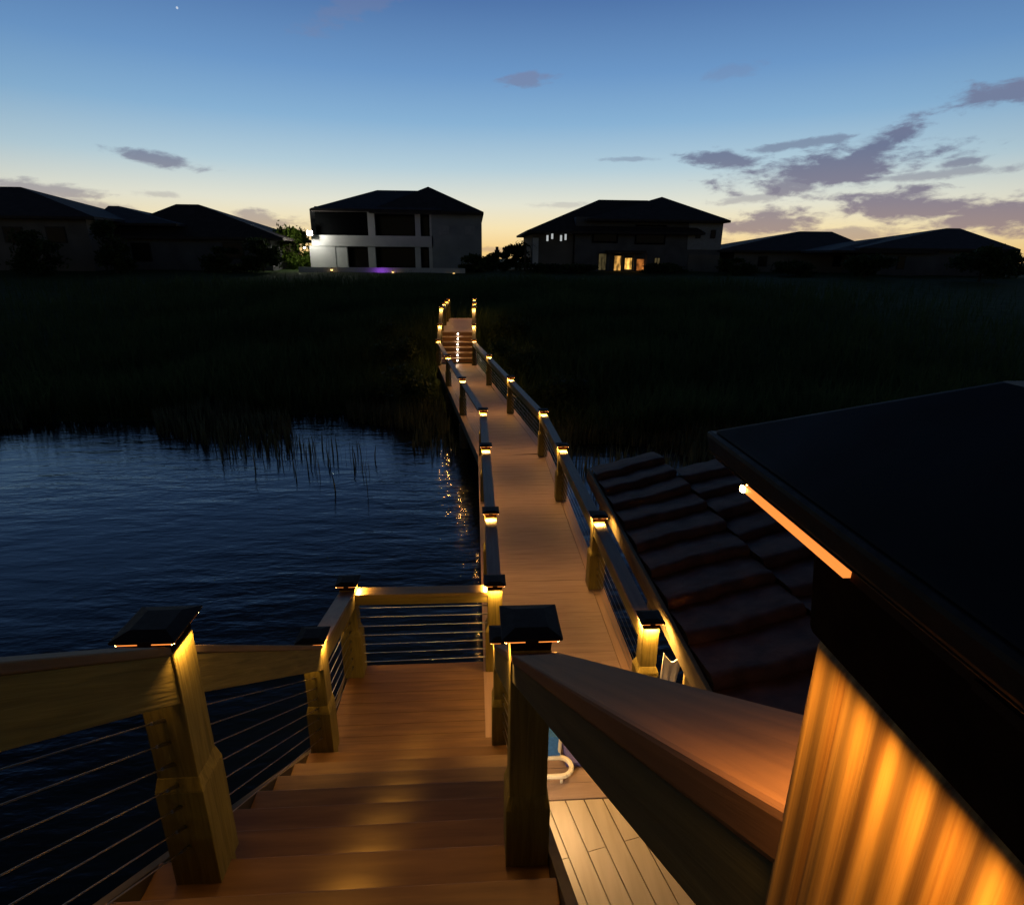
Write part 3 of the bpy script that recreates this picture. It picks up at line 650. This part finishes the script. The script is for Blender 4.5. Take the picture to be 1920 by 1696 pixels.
# house 1 : white two-storey with loggias
Y1 = 65
h1 = thing('white_house', 'two-storey pale house with dark loggia openings and a floodlit corner', 'house', (hx(745,Y1), Y1+6, 0))
def f12():
    wbox(592, 903, 396, 520, Y1+2.5, 11, 'wall', 'walld', h1, True)          # body behind the loggias
    wbox(812, 903, 398, 515, Y1, 2.45, 'wing_wall', 'wallg', h1, True)
    wbox(585, 812, 443, 461, Y1, 2.45, 'floor_band', 'wallw', h1)
    wbox(585, 628, 461.5, 515, Y1+.05, 2.4, 'corner_wall', 'wallw', h1, True)
    for a, b, c, d in ((691,701,396,442.6),(779,787,396,442.6),(806,811.5,396,442.6),(628.5,650,461.4,515),(693,703,461.4,515),(780,788,461.4,515),(806,811.5,461.4,515)):
        wbox(a, b, c, d, Y1+.1, .5, 'column', 'wallw', h1, d > 500)
    wbox(594, 690.5, 388, 442.6, Y1+.3, .1, 'screen_panel', 'screen', h1)
    for a, b, c, d in ((701.5,778.5,398,442),(787.5,805.5,399,442)):
        w_ = wbox(a, b, c, d, Y1+2.2, .25, 'window', 'screen', h1); wbox(a+3, b-3, c+3, d-1, Y1+2.12, .06, 'pane', 'glass', w_)
    for a, b, c, d in ((650.5,692.5,462,505),(703.5,779.5,462,507),(788.5,805.5,464,508)):
        w_ = wbox(a, b, c, d, Y1+2.2, .25, 'sliding_door', 'screen', h1); wbox(a+3, b-3, c+3, d-1, Y1+2.12, .06, 'pane', 'glass', w_)
    M['shutter'] = plain('grey_shutter', (.34,.36,.38), .7)
    wbox(822, 842, 424, 440, Y1-.06, .05, 'window', 'shutter', h1); wbox(872, 890, 424, 440, Y1-.06, .05, 'window', 'shutter', h1)
    Ye = Y1-.9; Yr = Y1+6.5
    hipx(hx(583,Ye,408), hx(830,Ye), Ye, Y1+14, hz(392,Ye,700), hx(707,Yr,357), hx(785,Yr,357), Yr, hz(357,Yr,740), 'roof', h1)
    hipy(hx(692,Ye-.05), hx(907,Ye-.05), Ye-.05, Y1+14.1, hz(397,Ye,880), hx(805,Y1+5), Y1+5, Y1+9, hz(350,Y1+5,805), 'roof_wing', h1)
rel(h1, f12)
def flood(label, px, py, Y, e, size=.25, c=(1,.95,.82), name='flood_light', es=60):
    p = at(px, py, Y); t = thing(name, label, 'lamp', p)
    MB().box(-size*.6,size*.6,.0,.12,-size*.5,size*.5).build('housing', M['capdark'], t)
    MB().box(-size*.5,size*.5,-.05,-.001,-size*.4,size*.4).build('lens', emit_mat(name+'_lens', c, es), t)
    l = bpy.data.lights.new(name+'_glow', 'POINT'); l.energy = e; l.color = c; l.shadow_soft_size = .12; lo = bpy.data.objects.new(name+'_glow', l); col.objects.link(lo); lo.parent = t; lo.location = (0,-.35,0); return t
flood('glaring white floodlight on the near left corner of the pale house', 581, 437, Y1-.7, 330, .5)
flood('small white lamp glowing among the lit tree leaves', 571, 464, Y1-2.2, 10, .16, name='garden_lamp', es=25)
tw_ = wbox(562, 872, 503, 526, Y1-5, .3, 'terrace_wall', 'wallw', None, True); tag(tw_, 'long low pale wall of the pool terrace below the white house', 'wall')
for px, py, lb in ((622,508,'white garden lamp on the terrace wall under the floodlit corner'),(737,512,'orange garden lamp on the terrace wall next to the purple glow'),(851,515,'yellow garden lamp on the terrace wall before the grey wing')):
    p = at(px, py, Y1-5.4); t = thing('garden_light', lb, 'lamp', p, 'small lamps along the pool terrace wall')
    MB().frus(.10,-.16,.12,.0).build('body', M['capdark'], t); MB().frus(.075,.001,.10,.16).build('lens', emit_mat('garden_lens', (1,.62,.20), 2.2), t); MB().frus(.12,.161,.03,.24).build('lid', M['capdark'], t)
    l = bpy.data.lights.new('garden_glow', 'POINT'); l.energy = .25; l.color = (1,.6,.25); lo = bpy.data.objects.new('garden_glow', l); col.objects.link(lo); lo.parent = t; lo.location = (0,-.3,.1)
p = at(715, 514, Y1-5.3); t = thing('pool_light', 'purple glowing spa light in front of the terrace wall', 'lamp', p)
MB().box(-.9,.9,-.02,.1,-.14,.02).build('lens', emit_mat('purple_lens', (.35,.06,.9), .9), t); MB().box(-1.1,1.1,-.1,.16,-.24,-.141).build('base', M['trim'], t)
l = bpy.data.lights.new('purple_glow', 'AREA'); l.size = .6; l.energy = 16; l.color = (.42,.08,1); lo = bpy.data.objects.new('purple_glow', l); col.objects.link(lo); lo.parent = t; lo.location = (0,-.5,-.0); lo.rotation_euler = (R_(95),0,0)
# house 2
h2 = thing('dark_house', 'large dark two-storey house with a few amber lit ground-floor windows', 'house', (hx(1180,Y1), Y1+6, 0))
def vary(mt, sx):
    nt = mt.node_tree; b = nt.nodes['Principled BSDF']; e0 = b.inputs['Emission Strength'].default_value
    tc = nt.nodes.new('ShaderNodeTexCoord'); mp = nt.nodes.new('ShaderNodeMapping'); mp.inputs['Scale'].default_value = (sx,1,.8); nz = nt.nodes.new('ShaderNodeTexNoise'); nz.inputs['Scale'].default_value = 1.6; nz.inputs['Detail'].default_value = 2
    mr = nt.nodes.new('ShaderNodeMapRange'); mr.inputs[1].default_value = .35; mr.inputs[2].default_value = .68; mr.inputs[3].default_value = e0*.2; mr.inputs[4].default_value = e0*1.7
    nt.links.new(tc.outputs['Object'], mp.inputs[0]); nt.links.new(mp.outputs[0], nz.inputs[0]); nt.links.new(nz.outputs[0], mr.inputs[0]); nt.links.new(mr.outputs[0], b.inputs['Emission Strength']); return mt
def panewin(par, a, b, c, d, Y, mat):
    w_ = wbox(a-1, b+1, c-1, d+1, Y-.08, .07, 'window', 'trim', par); wbox(a, b, c, d, Y-.11, .028, 'pane', mat, w_)
def f13():
    wbox(1076, 1357, 410, 520, Y1+1, 13, 'wall', 'walld', h2, True)
    wbox(997, 1075.5, 436, 520, Y1+1.5, 12, 'wing_wall', 'wallm', h2, True)
    wbox(1288, 1357, 416, 468, Y1+.9, .095, 'bay_panel', 'shutter', h2); wbox(1288, 1350, 478, 512, Y1+.9, .095, 'bay_panel', 'wallm', h2)
    wbox(998, 1010, 446, 518, Y1+1.2, .25, 'column', 'wallw', h2, True)
    sky_ = emit_mat('sky_glow_pane', (.85,.9,.9), .5); am = emit_mat('amber_lit_pane', (1,.50,.11), .62); br = emit_mat('bright_amber_pane', (1,.52,.10), 1.2); dm = emit_mat('dim_lit_pane', (.8,.6,.25), .06); orr = emit_mat('orange_lit_pane', (1,.32,.06), .4)  # the small pale panes glow in place of sky reflected in the glass
    for q in (am, br, dm, orr): vary(q, 2.2)
    for a, c in ((1024.5,440),(1033.5,436),(1050,440),(1058.5,438)): panewin(h2, a, a+4, c+1, c+12, Y1+1.5, sky_)
    for a, b, c, d, mt_ in ((1122,1137,476,506,dm),(1151,1165,480,507,am),(1171,1185,484,505,br),(1193,1208,486,507,orr),(1227,1237,484,501,dm)): panewin(h2, a, b, c, d, Y1+1, mt_)
    wbox(1140, 1212, 470, 474, Y1-.5, 1.45, 'porch_beam', 'trim', h2)
    for px in (1144, 1168, 1188.5, 1211): wbox(px-1.5, px+1.5, 474.2, 515, Y1-.4, .2, 'porch_column', 'trim', h2, True)
    for a, b, c, d in ((1110,1160,425,455),(1190,1250,422,458)):
        w_ = wbox(a, b, c, d, Y1+.9, .09, 'window', 'screen', h2); wbox(a+3, b-3, c+3, d-3, Y1+.87, .028, 'pane', 'glass', w_)
    for a in (1305, 1333): panewin(h2, a, a+9, 432, 446, Y1+.9, M['glass'])
    Ye = Y1-.1; Yr = Y1+7
    hipx(hx(987,Ye,430), hx(1325,Ye), Ye, Y1+15, hz(433,Ye,1050), hx(1123,Yr,373), hx(1215,Yr,377), Yr, hz(375,Yr,1160), 'roof', h2)
    hipy(hx(1100,Ye-.06), hx(1370,Ye-.06), Ye-.06, Y1+15.1, hz(413,Ye,1340), hx(1237,Y1+6), Y1+6, Y1+9, hz(369,Y1+6,1237), 'roof_wing', h2)
rel(h2, f13)
# low houses at either side
def low_house(label, Y, wall, eave, hips, wm='wallm', wins=()):
    x0, x1, y1 = wall; t = thing('low_house', label, 'house', (hx((x0+x1)/2, Y), Y+5, 0), 'low houses along the far shore')
    def g():
        wbox(x0, x1, eave, y1, Y+.8, 10, 'wall', wm, t, True)
        for i, (ex0, ex1, ey, r0, r1, ry) in enumerate(hips):
            Yr = Y+6; hipx(hx(ex0,Y-i*.07,ey), hx(ex1,Y-i*.07,ey), Y-i*.07, Y+12+i*.07, hz(ey,Y,(ex0+ex1)/2), hx(r0,Yr,ry), hx(r1,Yr,ry), Yr, hz(ry,Yr,(r0+r1)/2), 'roof' if i == 0 else 'roof_wing', t)
        for a, b, c, d in wins:
            w_ = wbox(a, b, c, d, Y+.72, .07, 'window', 'trim', t); wbox(a+1.5, b-1.5, c+1.5, d-1.5, Y+.69, .028, 'pane', 'glass', w_)
    rel(t, g); return t
low_house('dark roofed house cut off by the left frame edge with pale wall band', 58, (-130,158,520), 400, [(-150,176,404,-20,38,350)], 'wallm', ((10,40,425,455),(90,120,425,455)))
low_house('long low house with a double-peaked black roof before the floodlit tree', 62, (190,505,520), 440, [(176,530,444,330,372,383),(168,330,418,203,222,386)], 'walld', ((250,280,455,490),(420,455,455,485)))
low_house('low house with rounded black roof next to the amber-windowed house', 66, (1372,1630,520), 468, [(1345,1650,470,1500,1560,434)], 'wallm', ((1420,1440,480,500),(1560,1580,480,500)))
low_house('low house with the sharper black roof peak by the right frame edge', 60, (1640,1900,525), 462, [(1612,1915,466,1775,1800,428),(1560,1760,470,1650,1720,446)], 'walld', ((1680,1700,480,505),(1840,1865,480,505)))

# ---------------------------------------------------------------- trees and shrubs
M['leaf'] = noise_mat('leaf', (.02,.035,.012), (.07,.10,.03), (2,2,2), .7, 0, spec=.2)
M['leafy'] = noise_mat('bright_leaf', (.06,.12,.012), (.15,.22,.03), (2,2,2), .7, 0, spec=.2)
leafy(M['leaf'], .3); leafy(M['leafy'], .5)
M['bark'] = noise_mat('bark', (.04,.03,.02), (.09,.07,.05), (6,6,2), .9, .4)
def leaves(name, blobs, n, sz, mat, par):
    V = []; Fc = []; o = 0
    for (cx,cy,cz,rx,ry,rz_) in blobs:
        k = n; d = rng.normal(size=(k,3)); d /= np.linalg.norm(d,axis=1)[:,None]; r = rng.power(1.8, k)[:,None]*(1+.25*rng.normal(size=(k,1)))
        c = np.array([cx,cy,cz])+d*r*np.array([rx,ry,rz_])
        a = rng.normal(size=(k,3)); a /= np.linalg.norm(a,axis=1)[:,None]; b = np.cross(a, rng.normal(size=(k,3))); b /= np.linalg.norm(b,axis=1)[:,None]
        s_ = sz*(.6+.8*rng.random((k,1)))
        V.append(np.stack([c-a*s_, c+b*s_*.45, c+a*s_, c-b*s_*.45],1).reshape(-1,3)); Fc.append(np.arange(k*4).reshape(-1,4)+o); o += k*4
    return raw(name, np.concatenate(V), np.concatenate(Fc), mat, par)
def shrub(px, Y, wpx, top, label, seed, mat='leaf', n=260, name='shrub', cat='shrub', trunk=.35, grp=None, base=None, sz=.17):
    r = random.Random(seed); x = hx(px, Y, 470); zb_ = float(land(np.array([x]), np.array([Y]))[0]) if base is None else base; zt = hz(top, Y, px); hgt = max(.8, zt-zb_); wr = wpx*.0009*Y/2
    t = thing(name, label, cat, (x, Y, zb_), grp)
    tr = MB(); tr.tube((0,0,-.1), (.05*hgt*r.uniform(-1,1),0,hgt*.6), .05+.02*hgt, 7, .03)
    for k in range(5): a = r.uniform(0,6.28); z0 = hgt*r.uniform(.2,.55); tr.tube((0,0,z0), (math.cos(a)*wr*.7, math.sin(a)*wr*.5, z0+hgt*.3), .03+.008*hgt, 5, .012)
    tr.build('trunk', M['bark'], t)
    bl = [(r.uniform(-.7,.7)*wr, r.uniform(-.6,.6)*wr, hgt*r.uniform(.12,.86), wr*r.uniform(.25,.5), wr*r.uniform(.25,.5), hgt*r.uniform(.12,.24)) for k in range(14)]
    bl.append((0,0,hgt*.85,wr*.3,wr*.3,hgt*.14))
    leaves('crown', bl, n, sz, M[mat], t); return t
shrub(546, Y1+1.2, 66, 424, 'tree with bright green leaves lit by the floodlight', 3, 'leafy', 260, 'tree', 'tree', sz=.2)
shrub(930, Y1+1, 60, 472, 'dark rounded shrub in the gap right of the pale house', 4, grp=None)
shrub(968, Y1+4, 50, 458, 'taller dark shrub against the dark house wing', 5)
shrub(885, Y1-3.5, 50, 478, 'dark bush before the grey wing of the pale house', 6, n=200)
shrub(65, 54, 90, 428, 'broad dark bush at the left frame edge before the first house', 8)
shrub(212, 56, 60, 412, 'tall dark bush between the two low houses on the left', 9)
shrub(410, 58, 70, 462, 'dark bush in front of the long low house', 10)
shrub(490, 59, 70, 446, 'dark bush close to the floodlit tree', 11)
shrub(1015, 60, 70, 500, 'low dark bush under the dark house wing', 12, n=200)
shrub(1085, 60, 90, 496, 'wide dark bush below the dark house wall', 13, n=200)
shrub(1250, 61, 90, 494, 'dark bush right of the amber windows', 14, n=200)
shrub(1385, 60, 70, 484, 'dark bush at the right corner of the dark house', 15)
shrub(1500, 58, 90, 490, 'dark bush before the rounded-roof low house', 16)
shrub(1630, 55, 80, 478, 'dark bush between the two low houses on the right', 17)
shrub(1850, 52, 120, 462, 'broad dark bush at the right frame edge', 18)
shrub(1905, 58, 60, 470, 'tall dark bush at the far right roof end', 19)
# a small palm against the dark house
pt = thing('palm_tree', 'small palm with drooping fronds beside the dark house', 'palm', (hx(985,Y1,460), Y1+.2, 3.4))
zt = hz(460, Y1, 985)-3.4
MB().tube((0,0,-.1), (.05,0,zt), .13, 8, .09).build('trunk', M['bark'], pt)
fr = MB()
for k in range(16):
    a = k*2.4; ln = random.uniform(.9,1.5); up = random.uniform(.2,.9); prev = Vector((.05,0,zt))
    for j in range(6):
        t_ = (j+1)/6; q = Vector((.05+math.cos(a)*ln*t_, math.sin(a)*ln*t_, zt+up*math.sin(t_*2.4)*.8-.5*t_*t_)); sd_ = Vector((-math.sin(a), math.cos(a), 0))*(.10*(1-t_)+.02)
        fr.add([prev-sd_, prev+sd_, q+sd_*.8, q-sd_*.8], [(0,1,2,3)]); prev = q
fr.build('crown', M['leaf'], pt)
# chimney-like pole between the two big houses
p = at(932, 487, Y1+20); pp = MB(); pp.box(-.28,.28,-.28,.28,-3,.1); pp.box(-.34,.34,-.34,.34,.1,1.3); pp.box(-.2,.2,-.2,.2,1.3,1.7)
o = pp.build('chimney', M['walld'], None); o.location = p; tag(o, 'short dark chimney standing in the sunset gap between the two big houses', 'chimney')
# marsh bushes close to the boardwalk
for i, (x, y, hh_, wr, lb) in enumerate(((-2.6,18.6,1.5,1.3,'dark bush on the bank left of the boardwalk bend'),(-3.0,22.6,1.5,1.1,'bush catching warm light left of the far steps'),(1.6,21.6,1.6,1.2,'bush catching warm light right of the far steps'),(2.6,17.6,1.2,1.1,'dark bush on the bank right of the boardwalk bend'),(-3.2,26.5,1.3,1.1,'bush left of the upper walk'),(1.7,26.5,1.3,1.1,'bush right of the upper walk'))):
    zb_ = float(land(np.array([x]), np.array([y]))[0]); t = thing('marsh_bush', lb, 'bush', (x,y,zb_), 'bushes along the boardwalk')
    tr = MB(); r = random.Random(i+40)
    for k in range(5): a = r.uniform(0,6.28); tr.tube((0,0,-.1), (math.cos(a)*wr*.6, math.sin(a)*wr*.6, hh_*.7), .025, 5, .008)
    tr.build('stem', M['bark'], t)
    leaves('foliage', [(r.uniform(-.7,.7)*wr, r.uniform(-.6,.6)*wr, hh_*r.uniform(.3,.85), wr*.4, wr*.4, hh_*.22) for k in range(8)], 260, .075, M['leaf'], t)

# ---------------------------------------------------------------- render settings
sc.view_settings.view_transform = 'Standard'; sc.view_settings.look = 'None'; sc.view_settings.exposure = 0; sc.view_settings.gamma = 1; sc.view_settings.use_curve_mapping = False
sc.render.engine = 'CYCLES'; c = sc.cycles
c.use_denoising = True; c.denoiser = 'OPENIMAGEDENOISE'; c.use_light_tree = True; c.sample_clamp_indirect = 4; c.max_bounces = 6; c.diffuse_bounces = 3; c.glossy_bounces = 3
c.caustics_reflective = False; c.caustics_refractive = False
